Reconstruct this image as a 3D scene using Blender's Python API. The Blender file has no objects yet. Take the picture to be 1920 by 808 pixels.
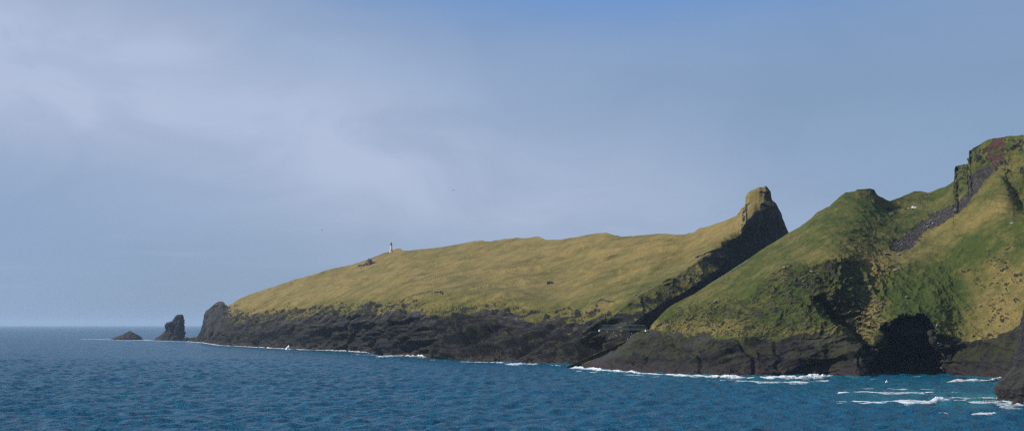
import bpy, math, random
import numpy as np
from mathutils import Vector

random.seed(7)
RNG = np.random.default_rng(7)
C = bpy.context.scene.collection
sc = bpy.context.scene
F, CX, HY, CH = 2638.0, 960.0, 609.0, 32.0      # focal length in photo pixels, principal column, horizon row, eye height

# ------------------------------------------------------------------ numpy noise
_perm = np.random.default_rng(3).integers(0, 2**31, 4096).astype(np.int64)
_g = np.random.default_rng(5).normal(size=(4096, 3)); _g /= np.linalg.norm(_g, axis=1)[:, None]
def _hash(i, j, k):
    h = _perm[i & 4095]
    h = _perm[(h + j) & 4095]
    return _perm[(h + k) & 4095] & 4095
def perlin(x, y, z):
    x, y, z = np.broadcast_arrays(x, y, z)
    xi = np.floor(x); yi = np.floor(y); zi = np.floor(z)
    fx, fy, fz = x-xi, y-yi, z-zi
    xi = xi.astype(np.int64); yi = yi.astype(np.int64); zi = zi.astype(np.int64)
    u = fx*fx*fx*(fx*(fx*6-15)+10); v = fy*fy*fy*(fy*(fy*6-15)+10); w = fz*fz*fz*(fz*(fz*6-15)+10)
    out = 0
    for a in (0, 1):
        wa = u if a else 1-u
        for b in (0, 1):
            wb = v if b else 1-v
            for c in (0, 1):
                wc = w if c else 1-w
                g = _g[_hash(xi+a, yi+b, zi+c)]
                out = out + wa*wb*wc*(g[..., 0]*(fx-a)+g[..., 1]*(fy-b)+g[..., 2]*(fz-c))
    return out*1.6
def fbm(x, y, z, s, o=4, gain=.5):
    r = 0; a = 1; t = 0
    for i in range(o):
        f = 2.03**i/s
        r = r + a*perlin(x*f+i*17.3, y*f+i*5.1, z*f-i*9.7); t += a; a *= gain
    return r/t
def ridged(x, y, z, s, o=4, gain=.5):
    r = 0; a = 1; t = 0; pw = 1
    for i in range(o):
        f = 2.03**i/s
        n = 1-np.abs(perlin(x*f+i*11.3, y*f+i*3.1, z*f-i*7.7))*1.6
        n = n*np.abs(n)
        r = r + a*n*pw; pw = np.clip(n, 0.15, 1); t += a; a *= gain
    return r/t
def sstep(a, b, x):
    t = np.clip((x-a)/(b-a), 0, 1); return t*t*(3-2*t)
def cv(pts):
    p = np.array(pts, float)
    return lambda x: np.interp(x, p[:, 0], p[:, 1])
def wd(py): return CH*F/(np.maximum(py, HY+1)-HY)      # distance of a point of the sea surface
def P3(px, py, d): return np.stack([(px-CX)/F*d, d+0*px, CH+(HY-py)/F*d], -1)

# ------------------------------------------------------------------ object helpers
def tag(o, label=None, cat=None, group=None, kind=None):
    if label: o['label'] = label
    if cat: o['category'] = cat
    if group: o['group'] = group
    if kind: o['kind'] = kind
    return o
def mesh_obj(name, verts, faces, mat, parent=None, smooth=True, attrs=None):
    me = bpy.data.meshes.new(name)
    verts = np.asarray(verts, np.float32).reshape(-1, 3)
    if isinstance(faces, np.ndarray):
        n = faces.shape[1]
        me.vertices.add(len(verts)); me.vertices.foreach_set('co', verts.ravel())
        me.loops.add(faces.size); me.loops.foreach_set('vertex_index', faces.ravel().astype(np.int32))
        me.polygons.add(len(faces)); me.polygons.foreach_set('loop_start', np.arange(0, faces.size, n, dtype=np.int32))
        me.update(calc_edges=True)
    else:
        me.from_pydata([tuple(v) for v in verts.tolist()], [], faces); me.update()
    me.polygons.foreach_set('use_smooth', np.full(len(me.polygons), smooth))
    if attrs:
        for k, a in attrs.items():
            at = me.attributes.new(k, 'FLOAT', 'POINT'); at.data.foreach_set('value', np.asarray(a, np.float32).ravel())
    me.materials.append(mat); me.validate()
    o = bpy.data.objects.new(name, me); C.objects.link(o)
    if parent: o.parent = parent
    return o
def grid_faces(r, c, flip=False):
    i = np.arange(r*c).reshape(r, c)
    a, b, d, e = i[:-1, :-1].ravel(), i[:-1, 1:].ravel(), i[1:, 1:].ravel(), i[1:, :-1].ravel()
    return np.stack([a, e, d, b] if flip else [a, b, d, e], 1)
def normals(V):
    du = np.gradient(V, axis=1); dv = np.gradient(V, axis=0)
    n = np.cross(du, dv); n /= np.linalg.norm(n, axis=2)[..., None]+1e-9
    return n
def empty(name, loc):
    o = bpy.data.objects.new(name, None); C.objects.link(o); o.location = loc; o.empty_display_size = .5
    return o
class MB:
    def __init__(s): s.v = []; s.f = []
    def add(s, v, f):
        n = len(s.v); s.v += [tuple(p) for p in v]; s.f += [tuple(i+n for i in q) for q in f]; return s
    def box(s, c, d, rz=0):
        x, y, z = (q/2 for q in d); ca, sa = math.cos(rz), math.sin(rz)
        v = [(c[0]+a*ca-b*sa, c[1]+a*sa+b*ca, c[2]+e) for e in (-z, z) for a, b in ((-x, -y), (x, -y), (x, y), (-x, y))]
        return s.add(v, [(3, 2, 1, 0), (4, 5, 6, 7), (0, 1, 5, 4), (1, 2, 6, 5), (2, 3, 7, 6), (3, 0, 4, 7)])
    def bar(s, a, b, r, n=6):
        a = Vector(a); b = Vector(b); d = (b-a).normalized()
        u = d.orthogonal().normalized(); w = d.cross(u)
        v = [p+u*math.cos(t)*r+w*math.sin(t)*r for p in (a, b) for t in [2*math.pi*i/n for i in range(n)]]
        return s.add(v, [(i, (i+1) % n, n+(i+1) % n, n+i) for i in range(n)]+[tuple(range(n))[::-1], tuple(range(n, 2*n))])
    def lathe(s, prof, c, n=16, ph=0):
        v = [(c[0]+r*math.cos(ph+2*math.pi*i/n), c[1]+r*math.sin(ph+2*math.pi*i/n), c[2]+z) for r, z in prof for i in range(n)]
        f = [(k*n+i, k*n+(i+1) % n, (k+1)*n+(i+1) % n, (k+1)*n+i) for k in range(len(prof)-1) for i in range(n)]
        f += [tuple(range(n))[::-1], tuple(range((len(prof)-1)*n, len(prof)*n))]
        return s.add(v, f)
    def build(s, name, mat, parent=None, smooth=False): return mesh_obj(name, s.v, s.f, mat, parent, smooth)

# ------------------------------------------------------------------ materials
def new_mat(name):
    m = bpy.data.materials.new(name); m.use_nodes = True
    nt = m.node_tree; b = nt.nodes['Principled BSDF']
    return m, nt, b
class N:
    def __init__(s, nt): s.nt = nt
    def n(s, t, **k):
        nd = s.nt.nodes.new(t)
        for a, v in k.items(): setattr(nd, a, v)
        return nd
    def l(s, a, b): s.nt.links.new(a, b)
    def put(s, sock, v):
        if isinstance(v, bpy.types.NodeSocket): s.l(v, sock)
        else: sock.default_value = v
    def math(s, op, a, b=0.0, c=None, clamp=False):
        m = s.n('ShaderNodeMath', operation=op, use_clamp=clamp)
        s.put(m.inputs[0], a); s.put(m.inputs[1], b)
        if c is not None: s.put(m.inputs[2], c)
        return m.outputs[0]
    def mix(s, f, a, b):
        m = s.n('ShaderNodeMix', data_type='RGBA'); s.put(m.inputs[0], f)
        for i, v in ((6, a), (7, b)):
            s.put(m.inputs[i], v if isinstance(v, bpy.types.NodeSocket) else (*v, 1))
        return m.outputs[2]
    def ramp(s, v, lo, hi, a=0.0, b=1.0):
        m = s.n('ShaderNodeMapRange', interpolation_type='SMOOTHSTEP')
        s.put(m.inputs[0], v); s.put(m.inputs[1], lo); s.put(m.inputs[2], hi); s.put(m.inputs[3], a); s.put(m.inputs[4], b)
        return m.outputs[0]
    def pos(s): return s.n('ShaderNodeNewGeometry').outputs['Position']
    def mapping(s, v, scale=(1, 1, 1), rot=(0, 0, 0), loc=(0, 0, 0)):
        m = s.n('ShaderNodeMapping'); s.l(v, m.inputs[0])
        m.inputs[1].default_value = loc; m.inputs[2].default_value = rot; m.inputs[3].default_value = scale
        return m.outputs[0]
    def noise(s, v, scale, detail=4, rough=.55, dist=0):
        t = s.n('ShaderNodeTexNoise'); s.l(v, t.inputs['Vector'])
        t.inputs['Scale'].default_value = scale; t.inputs['Detail'].default_value = detail
        t.inputs['Roughness'].default_value = rough; t.inputs['Distortion'].default_value = dist
        return t.outputs[0]
    def attr(s, name): return s.n('ShaderNodeAttribute', attribute_name=name).outputs['Fac']

def simple(name, col, rough=.8, var=.25, scale=2.0, metal=0):
    m, nt, b = new_mat(name); g = N(nt)
    tc = g.n('ShaderNodeTexCoord').outputs['Object']
    f = g.noise(tc, scale, 5)
    c = g.mix(g.ramp(f, .35, .65), tuple(x*(1-var) for x in col), tuple(min(1, x*(1+var)) for x in col))
    g.l(c, b.inputs['Base Color']); b.inputs['Roughness'].default_value = rough; b.inputs['Metallic'].default_value = metal
    return m

def coast_material():
    m, nt, b = new_mat('coast_ground'); g = N(nt)
    p = g.pos()
    rock, dry, scree, wet, red, pale = (g.attr(a) for a in ('rock', 'dry', 'scree', 'wet', 'red', 'pale'))
    n1 = g.noise(p, .012, 5); n2 = g.noise(p, .09, 6, .65); n3 = g.noise(p, .6, 5, .7)
    st = g.noise(g.mapping(p, (.02, .02, .35), (0, .32, 0)), 1.0, 6, .65)
    # grass: green to straw, mottled by tussocks
    green = g.mix(n2, (.019, .036, .005), (.080, .099, .014))
    straw = g.mix(n2, (.155, .112, .034), (.285, .210, .070))
    d = g.math('ADD', dry, g.math('MULTIPLY', g.math('SUBTRACT', n2, .5), .8))
    d = g.math('ADD', d, g.math('MULTIPLY', g.math('SUBTRACT', n3, .5), .5), clamp=True)
    grass = g.mix(d, green, straw)
    grass = g.mix(g.ramp(n3, .50, .70, 0, .55), grass, (.026, .026, .010))
    # rock: dark basalt, strata, pale lichen, cave rock painted paler against its shade
    rc = g.mix(g.ramp(st, .35, .65), (.006, .006, .007), (.022, .021, .024))
    rc = g.mix(g.ramp(n3, .5, .8, 0, .6), rc, (.038, .035, .032))
    rc = g.mix(pale, rc, (.055, .052, .062))
    moss = g.ramp(g.math('ADD', n2, g.math('MULTIPLY', g.attr('moss'), .16)), .48, .68, 0, .75)
    rc = g.mix(g.math('MULTIPLY', moss, g.math('SUBTRACT', 1.0, wet)), rc, (.042, .042, .016))
    rc = g.mix(g.math('MULTIPLY', wet, .85), rc, g.mix(n2, (.012, .009, .009), (.045, .026, .022)))
    rc = g.mix(red, rc, g.mix(n3, (.020, .009, .008), (.11, .05, .038)))
    sc_ = g.mix(g.ramp(n3, .35, .7), (.014, .012, .011), (.075, .062, .056))
    rmask = g.math('ADD', rock, g.math('MULTIPLY', g.math('SUBTRACT', n3, .5), .9))
    rmask = g.ramp(rmask, .4, .6)
    col = g.mix(rmask, grass, rc)
    col = g.mix(g.ramp(scree, .45, .55), col, sc_)
    g.l(col, b.inputs['Base Color'])
    rough = g.math('SUBTRACT', .95, g.math('MULTIPLY', wet, .45)); g.l(rough, b.inputs['Roughness'])
    b.inputs['Specular IOR Level'].default_value = .25
    bp = g.n('ShaderNodeBump'); bp.inputs['Distance'].default_value = 1.6; bp.inputs['Strength'].default_value = .75
    h = g.math('ADD', g.noise(p, .5, 6, .7), g.math('MULTIPLY', g.noise(p, 1.7, 4, .6), .35))
    g.l(h, bp.inputs['Height']); g.l(bp.outputs[0], b.inputs['Normal'])
    return m
M_COAST = coast_material()

def rock_material(name, dark, light, moss=0.3):
    m, nt, b = new_mat(name); g = N(nt); p = g.pos()
    n2 = g.noise(p, .15, 6, .65); n3 = g.noise(p, .9, 5, .7)
    c = g.mix(g.ramp(n3, .35, .7), dark, light)
    nz = g.n('ShaderNodeSeparateXYZ'); g.l(g.n('ShaderNodeNewGeometry').outputs['Normal'], nz.inputs[0])
    c = g.mix(g.math('MULTIPLY', g.ramp(g.math('ADD', nz.outputs[2], n2), .9, 1.25), moss), c, (.06, .06, .018))
    z = g.n('ShaderNodeSeparateXYZ'); g.l(p, z.inputs[0])
    w = g.ramp(g.math('ADD', z.outputs[2], g.math('MULTIPLY', n2, 6)), 4, 9, 1, 0)
    c = g.mix(g.math('MULTIPLY', w, .8), c, (.022, .015, .014))
    g.l(c, b.inputs['Base Color']); b.inputs['Roughness'].default_value = .85
    bp = g.n('ShaderNodeBump'); bp.inputs['Distance'].default_value = 1.2; bp.inputs['Strength'].default_value = .7
    g.l(n3, bp.inputs['Height']); g.l(bp.outputs[0], b.inputs['Normal'])
    return m
M_BASALT = rock_material('dark_basalt', (.006, .006, .007), (.026, .024, .024))

def foam_material():
    m, nt, b = new_mat('sea_foam'); g = N(nt); p = g.pos()
    e = g.attr('dens')
    n = g.math('ADD', g.math('MULTIPLY', g.noise(g.mapping(p, (1, .45, 1)), .28, 6, .7, .6), .75), g.math('MULTIPLY', g.noise(p, 1.3, 4, .7), .35))
    a = g.ramp(g.math('ADD', g.math('ADD', g.math('MULTIPLY', n, 1.9), -.85), e), .76, 1.60)
    n2 = g.noise(p, .5, 5, .7)
    thick = g.ramp(g.math('ADD', g.math('ADD', g.math('MULTIPLY', n, 1.6), g.math('MULTIPLY', n2, .5)), e), 1.45, 1.95)
    g.l(g.mix(thick, (.10, .36, .42), (.80, .84, .86)), b.inputs['Base Color'])
    b.inputs['Roughness'].default_value = .8
    bp = g.n('ShaderNodeBump'); bp.inputs['Distance'].default_value = .8; bp.inputs['Strength'].default_value = .8
    g.l(n, bp.inputs['Height']); g.l(bp.outputs[0], b.inputs['Normal'])
    g.l(a, b.inputs['Alpha'])
    return m
M_FOAM = foam_material()

def water_material():
    m, nt, b = new_mat('sea_water'); g = N(nt); p = g.pos()
    aer = g.attr('aer')
    n1 = g.noise(g.mapping(p, (1, .5, 1)), .012, 4)
    base = g.mix(n1, (.001, .070, .134), (.001, .096, .182))
    base = g.mix(aer, base, (.022, .17, .21))
    # whitecaps
    wc = g.noise(g.mapping(p, (.45, .10, 1)), 1.0, 3, .6)
    wl = g.noise(p, .02, 2)
    w = g.ramp(g.math('ADD', wc, g.math('MULTIPLY', wl, .25)), .90, .94)
    base = g.mix(w, base, (.6, .66, .7))
    g.l(base, b.inputs['Base Color'])
    b.inputs['Roughness'].default_value = .24; b.inputs['IOR'].default_value = 1.33; b.inputs['Specular IOR Level'].default_value = .2
    h = g.math('ADD', g.math('MULTIPLY', g.noise(g.mapping(p, (.55, .35, 1), (0, 0, .25)), .30, 4, .6, .3), 1.6),
               g.math('MULTIPLY', g.noise(g.mapping(p, (1, .7, 1), (0, 0, -.2)), 1.1, 4, .65), .5))
    bp = g.n('ShaderNodeBump'); bp.inputs['Distance'].default_value = 2.6; bp.inputs['Strength'].default_value = 1.0
    g.l(h, bp.inputs['Height']); g.l(bp.outputs[0], b.inputs['Normal'])
    return m
M_SEA = water_material()

# ------------------------------------------------------------------ land sheets
class Land:
    """A shore-to-ridge surface lofted between contour lines, displaced, with its far side going down to the sea."""
    def __init__(s, x0, x1, nc, nr, rows, back=140, smooth=3, sig=14, sharp=None):
        s.px = np.linspace(x0, x1, nc)
        s.rows = rows; s.x0, s.x1 = x0, x1
        PY = np.stack([r[0](s.px) for r in rows]); D = np.stack([r[1](s.px) for r in rows])
        for k in range(1, len(rows)): PY[k] = np.minimum(PY[k], PY[k-1]-.02)
        s.PYr, s.Dr = PY, D
        t = np.linspace(0, 1, nr)[:, None]
        kk = int(60*nc/(x1-x0)); gg = np.exp(-.5*(np.arange(-kk, kk+1)/(kk/3))**2); gg /= gg.sum()
        top = PY[-1]; tp = np.convolve(np.concatenate([2*top[0]-top[kk:0:-1], top, 2*top[-1]-top[-2:-kk-2:-1]]), gg, 'valid')
        tp = np.minimum(tp, PY[0]-2); tp = tp*sstep(x0+60, x0+160, s.px)+top*(1-sstep(x0+60, x0+160, s.px))
        e_ = np.clip((t-.7)/.3, 0, 1)**1.5
        s.py = PY[0]+(tp-PY[0])*t+(top-tp)*e_
        s.d = np.empty_like(s.py)
        k = int(3*sig*nc/(x1-x0)); gk = np.exp(-.5*(np.arange(-k, k+1)/(sig*nc/(x1-x0)))**2); gk /= gk.sum()
        sm = lambda A: np.stack([np.convolve(np.concatenate([2*r_[0]-r_[k:0:-1], r_, 2*r_[-1]-r_[-2:-k-2:-1]]), gk, 'valid') for r_ in A])
        w_ = (sharp or (lambda x: 0*x))(s.px)
        PYs = PY*w_+sm(PY)*(1-w_); Ds = D*w_+sm(D)*(1-w_)
        for q in range(1, len(rows)): PYs[q] = np.minimum(PYs[q], PYs[q-1]-.02)
        for i in range(nc): s.d[:, i] = np.interp(-s.py[:, i], -PYs[:, i], Ds[:, i])
        for _ in range(smooth):
            for ax in (0, 1):
                q = s.d.copy()
                a = [slice(None)]*2; b_ = [slice(None)]*2; c = [slice(None)]*2
                a[ax] = slice(2, None); b_[ax] = slice(1, -1); c[ax] = slice(None, -2)
                q[tuple(b_)] = .25*s.d[tuple(a)]+.5*s.d[tuple(b_)]+.25*s.d[tuple(c)]
                s.d = q
        s.back = back; s.nr, s.nc = nr, nc
        s.T = np.broadcast_to(t, s.py.shape)
    def finish(s, disp):
        pxg = np.broadcast_to(s.px, s.py.shape)
        V = P3(pxg, s.py, s.d)
        Nn = normals(V)
        flip = Nn[..., 1].mean() > 0
        if flip: Nn = -Nn
        s.base = V
        V2 = disp(V, Nn, s)
        # far side
        nb = 36; top = V2[-1]; B = []
        for i in range(1, nb+1):
            q = i/nb; r = s.back*q
            k = 1+r/np.maximum(top[:, 1], 1)
            z = top[:, 2]*(1-q**1.7)-6*q
            x = top[:, 0]*k; y = top[:, 1]*k
            n = fbm(x, y, z, 30, 3)*6*min(1, q*6)
            B.append(np.stack([x, y, z+n-1.5*min(1, q*5)], -1))
        W0 = V2[0].copy(); W0[:, 2] = -8; W0[:, 1] -= 3
        s.V = np.concatenate([W0[None], V2, np.array(B)], 0)
        s.V2 = V2
        s.N2 = normals(V2)*(-1 if flip else 1)
        s.flip = flip
        s.shore = np.where(V2[..., 2] < 1.5, V2[..., 1], 1e9).min(0)
    def pad(s, a):
        a = np.asarray(a, float)
        return np.concatenate([a[:1], a, np.repeat(a[-1:], s.V.shape[0]-s.nr-1, 0)], 0)
    def at(s, px, py):
        """point of the finished surface seen at this photo position"""
        if not hasattr(s, 'pj'): s.pj = CX+s.V2[..., 0]/s.V2[..., 1]*F; s.qj = HY-(s.V2[..., 2]-CH)/s.V2[..., 1]*F
        j0 = int((px-s.x0)/(s.x1-s.x0)*(s.nc-1)); a = max(0, j0-40); b = min(s.nc, j0+41)
        dd = (s.pj[:, a:b]-px)**2+(s.qj[:, a:b]-py)**2
        i, j = divmod(int(np.argmin(dd)), b-a); j += a
        return s.V2[i, j].copy(), s.N2[i, j].copy()
    def build(s, name, attrs, label):
        o = mesh_obj(name, s.V.reshape(-1, 3), grid_faces(s.V.shape[0], s.nc, not s.flip), M_COAST, attrs={k: s.pad(v) for k, v in attrs.items()})
        tag(o, label, None, None, 'structure'); s.obj = o
        return o

# ---------- the long islet with the lighthouse
I_W = cv([(340, 637), (372, 641), (400, 645), (450, 650), (520, 653), (600, 657), (690, 661), (720, 668), (770, 668), (800, 673), (850, 677), (930, 678), (1000, 681), (1060, 685), (1110, 686), (1150, 683), (1200, 682), (1300, 676), (1400, 671), (1530, 665)])
I_S = cv([(340, 636), (350, 633), (368, 632), (372, 627), (376, 618), (380, 606), (384, 588), (388, 582), (396, 576), (404, 568), (412, 564.5), (418, 565), (424, 571), (427, 573), (440, 566), (452, 558), (470, 551), (500, 541), (540, 528), (580, 516), (620, 505), (660, 495), (690, 486), (715, 476), (732, 470.5), (738, 468), (744, 465.5), (750, 466), (756, 469), (766, 470), (790, 467), (830, 463), (860, 457), (890, 452), (905, 450), (918, 453), (940, 449), (970, 445), (985, 447), (1010, 443), (1024, 449), (1050, 449), (1080, 443), (1110, 439), (1135, 436), (1148, 439), (1165, 443), (1200, 441), (1240, 438), (1284, 440), (1290, 438), (1300, 435), (1311, 427), (1325, 424), (1340, 419), (1365, 410), (1380, 403), (1382, 399), (1392, 388), (1397, 382), (1397.6, 368), (1405, 359), (1414, 355), (1424, 350), (1430, 351), (1436, 347.5), (1441, 353), (1446, 360), (1448, 374), (1455, 381), (1464, 399), (1470, 414), (1476, 429), (1480, 440), (1490, 480), (1500, 520), (1530, 640)])
I_B = cv([(340, 636.6), (372, 636), (395, 618), (430, 605), (450, 603), (500, 600), (560, 598), (620, 592), (700, 588), (800, 587), (860, 588), (930, 591), (980, 598), (1038, 607), (1090, 604), (1134, 603), (1150, 594), (1165, 576), (1200, 550), (1230, 533), (1260, 518), (1290, 503), (1310, 486), (1340, 468), (1370, 452), (1388, 441), (1394, 422), (1401, 411), (1415, 401), (1432, 393), (1448, 388), (1456, 384), (1464, 402), (1480, 443), (1530, 645)])
I_dB = cv([(340, 2960), (400, 2400), (450, 2140), (500, 2040), (560, 1900), (700, 1600), (800, 1370), (930, 1270), (1038, 1190), (1134, 1075), (1150, 1078), (1200, 1098), (1260, 1128), (1310, 1160), (1370, 1200), (1388, 1212), (1401, 1215), (1415, 1219), (1432, 1227), (1448, 1238), (1460, 1256), (1480, 1300), (1530, 1360)])
I_dS = cv([(340, 2990), (380, 2600), (412, 2560), (427, 2470), (470, 2350), (540, 2250), (640, 2150), (733, 2080), (905, 1850), (1010, 1700), (1135, 1500), (1240, 1400), (1340, 1290), (1380, 1250), (1400, 1244), (1425, 1243), (1440, 1246), (1448, 1256), (1460, 1270), (1480, 1315), (1530, 1370)])
I_dW = lambda x: np.where(x < 1100, wd(I_W(x)), I_dB(x)-30)
def mixc(a, b, w): return lambda x: a(x)*(1-w)+b(x)*w
# shoulder row: the grass gets steeper just above the rock on the west part
def I_M(x): return I_B(x)+(I_S(x)-I_B(x))*np.interp(x, [340, 1100, 1170], [.26, .26, .35])
def I_dM(x): return I_dB(x)+(I_dS(x)-I_dB(x))*np.interp(x, [340, 1100, 1170], [.14, .14, .35])
def I_V(x): return I_B(x)+np.minimum((I_W(x)-I_B(x))*.5, 42)
def I_dV(x): return np.where(x < 1100, I_dB(x)*.5+wd(I_W(x))*.5, 0)*(1-sstep(1140, 1160, x))+np.where(x < 1140, 0, (I_dB(x)-26*sstep(1400, 1330, x)))*sstep(1139, 1160, x) if False else I_dB(x)+(np.where(x < 1145, (wd(np.minimum(I_W(x), 690))-I_dB(x))*.5, 0))*sstep(1150, 1120, x)-26*sstep(1130, 1180, x)*sstep(1400, 1340, x)
islet = Land(342, 1510, 1240, 250, [(I_W, I_dW), (I_V, I_dV), (I_B, I_dB), (I_M, I_dM), (I_S, I_dS)], back=260, sig=26, sharp=lambda x: np.maximum(sstep(1360, 1384, x), sstep(450, 415, x)))

def tilt(V, ang):
    """coordinates along / across the dipping lava beds (falling to the west)"""
    c, s_ = math.cos(ang), math.sin(ang)
    a = V[..., 0]*c+V[..., 2]*s_; b = -V[..., 0]*s_+V[..., 2]*c
    return a, b
def rockdisp(V, big, mid, fine, ang=.28, st=2.2, joint=1.5, jz=26, bed=1.):
    x, y, z = V[..., 0], V[..., 1], V[..., 2]
    wx = fbm(x, y, z, 40, 3)*14; 
    a, b = tilt(np.stack([x+wx, y, z+wx*.35], -1), ang)
    r = big*fbm(x, y*.5, z*.6, 70, 3)
    r = r+mid*(ridged(a/st, y*.6, b*1.25, 22, 4)-.45)*1.5
    # bedded steps
    for per, am in ((21., 1.15), (8.5, .5)):
        q = b/per+fbm(x, y, z, 150, 4)*1.6+per; fr = q-np.floor(q)
        r = r+bed*mid*am*(sstep(0, .10, fr)*(1-fr)**1.2-.3)*sstep(-.35, .1, perlin(a/80, y/90, q*.7))
    r = r+fine*(ridged(a/1.6, y, b*1.2, 6, 4)-.4)
    # gullies and joints
    g = np.abs(perlin((a+wx)/30, y/120, b/jz+3))
    r = r-mid*joint*sstep(.10, 0, g)
    return r

n_s = lambda V: fbm(V[..., 0], V[..., 1], V[..., 2], 22, 4)
spire_ = lambda px: sstep(1380, 1394, px)
def islet_disp(V, Nn, s):
    x, y, z = V[..., 0], V[..., 1], V[..., 2]
    px = np.broadcast_to(s.px, s.py.shape)
    below = s.py-I_B(px)
    nz = fbm(x, y, z, 30, 4)
    wall = sstep(1140, 1175, px)
    uu = .42*x-.9*y
    dg = perlin((z-.38*uu)/4.2, (uu+.38*z)/75, 0*z)+.6*perlin((z-.38*uu)/2.0, (uu+.38*z)/36, 0*z+5)
    rock = sstep(-5, 5, below+nz*22+20*dg*sstep(1150, 1120, px))
    crag = sstep(445, 415, px)*sstep(640, 600, s.py)
    rock = np.maximum(rock, crag*.9)
    s.rockw = rock; s.dg = dg
    # the shore runs away from the eye: work along it
    x, y = .42*x-.9*y, .9*x+.42*y
    VR = np.stack([x, y, z], -1)
    rd = rockdisp(VR, 12, 6.5, 3.4, ang=.17, st=4.5, joint=.7, jz=18, bed=1.5)
    # the big overhanging bed edges
    for pts, H, wdn, wup in (([(846, 649), (880, 637), (915, 622), (946, 611)], 11, 9, 30), ([(806, 671), (840, 664), (880, 659), (925, 652)], 8, 7, 18), ([(690, 634), (715, 622), (745, 606), (775, 596)], 9, 7, 24),
                             ([(620, 632), (650, 618), (690, 603)], 7, 6, 20), ([(560, 640), (600, 622), (640, 612)], 8, 7, 20), ([(470, 637), (500, 628), (540, 612)], 9, 7, 18), ([(760, 655), (800, 634), (840, 618)], 7, 6, 20), ([(960, 655), (1000, 642), (1060, 628)], 6, 6, 20)):
        pq = np.array(pts, float); ly = np.interp(px, pq[:, 0], pq[:, 1]); f_ = sstep(pq[0, 0]-14, pq[0, 0]+6, px)*sstep(pq[-1, 0]+14, pq[-1, 0]-8, px)
        sd_ = s.py-ly+4*fbm(V[..., 0], V[..., 1], V[..., 2], 18, 3)
        rd = rd+f_*H*np.where(sd_ < 0, .7*np.exp(np.minimum(sd_, 0)/wup), .7-1.5*sstep(0, 3.5, sd_)*np.exp(-np.maximum(sd_-3.5, 0)/wdn)-.7*sstep(0, wdn*2.5, sd_))
    hc = sstep(1000, 1060, px+n_s(V)*30)*sstep(1150, 1120, px)*sstep(0, 14, s.py-np.interp(px, [1000, 1060, 1130], [668, 648, 628])+n_s(V)*16)
    rd = rd-16*hc
    wl_ = np.maximum(spire_(px), wall)
    rd = rd*(1-wl_)+wl_*(5*(ridged(V[..., 0], V[..., 1], V[..., 2]*.5, 16, 5, .6)-.45)+2*fbm(V[..., 0], V[..., 1], V[..., 2], 30, 2))
    gr = 3.6*fbm(x, y, z, 60, 3)
    a, b = tilt(VR, .17)
    str_ = ridged(a/6, y*.35, b, 24, 4)
    gr = gr+3.4*(str_-.5)+.45*fbm(x, y, z, 7, 3)+1.1*(ridged(a/3.5, y*.3, b, 9, 3)-.45)
    q = b/17+fbm(x, y, z, 70, 3)*1.6; fr = q-np.floor(q)
    ev = sstep(-.05, .3, perlin(a/70, y/120, q*1.7)); s.scar = sstep(.13, .03, np.abs(fr-.07))*ev*(1-wall)
    gr = gr+3.2*(sstep(0, .14, fr)*(1-fr)-.3)*ev
    steep = sstep(-50, -8, below)*(1-rock)*(1-wall)
    gr = gr+steep*5.0*dg
    gr = gr+steep*(5.0*(ridged((x-z*1.2)/1.0, y*.3, (x+z)*.25, 24, 4)-.45)+3.0*(ridged(a/2, y, b, 7, 4)-.4))
    edge = .35+.65*sstep(1, .93, s.T)
    spire = sstep(1385, 1396, px)
    gr = gr+spire*3.5*(ridged(V[..., 0]*1.0, V[..., 1], V[..., 2], 15, 4)-.45)
    amp = rd*(1-.25*wall)*(1-.35*spire)*(.35+.65*sstep(-6, 34, below))*rock+gr*(1-rock)*(1-.6*spire)
    s.streak = str_
    # crag standing behind the slope end, in the far west
    V2 = V+Nn*(amp*edge)[..., None]
    V2[..., 2] += (1-edge)*0
    V2[0, :, 2] = np.minimum(V2[0, :, 2], -1.0)
    return V2
islet.finish(islet_disp)
V = islet.V2; x, y, z = V[..., 0], V[..., 1], V[..., 2]; nz = islet.N2[..., 2]
px = np.broadcast_to(islet.px, islet.py.shape); below = islet.py-I_B(px)
n30 = fbm(x, y, z, 35, 4); n8 = fbm(x, y, z, 9, 3)
rock = islet.rockw*.85+sstep(.62, .35, nz)*.55*sstep(-60, -10, below)+n8*(.08+.14*islet.rockw)
rock = rock-islet.rockw*sstep(.55, .85, nz)*.45*sstep(12, 25, z)*sstep(-.1, .2, n8)
rock = rock-sstep(1140, 1170, px)*sstep(1400, 1370, px)*sstep(60, 20, below)*sstep(-6, 4, below)*(.44+.75*n8)
rock = rock+sstep(1380, 1396, px)*sstep(.55, .35, nz)*.45
rock = rock+sstep(.12, .0, islet.streak)*.0
hgt = (I_B(px)-islet.py)/np.maximum(I_B(px)-I_S(px), 1)
dry = .50+.38*sstep(.12, .5, hgt)+.5*n30-.06*sstep(1000, 1100, px)*sstep(.45, .1, hgt)+.35*(islet.streak-.5)+.38*fbm((.42*x-.9*y)/9, y*0, z-.15*(.42*x-.9*y), 6, 4)
rock = rock+sstep(-46, -10, below)*(1-islet.rockw)*sstep(1170, 1140, px)*sstep(.05, .45, islet.dg+.25*n8)*.40
rock = rock+islet.scar*.38*(1-islet.rockw)*sstep(-.3, .1, n8)
dry = dry+.2*sstep(1250, 1380, px)
wet = sstep(9, 2, z+n8*5)
pale = .65*sstep(26, 8, below)*islet.rockw*sstep(0, .25, n30+.1)+.7*sstep(1390, 1400, px)*sstep(.05, .5, fbm(x, y, z*.25, 7, 3))
islet.build('islet_hill', dict(rock=rock, dry=dry, scree=0*rock, wet=wet, red=0*rock, pale=pale, moss=.1+0*rock), 'long straw coloured grassy islet with dark basalt foot and a rock horn at its east end')

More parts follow.
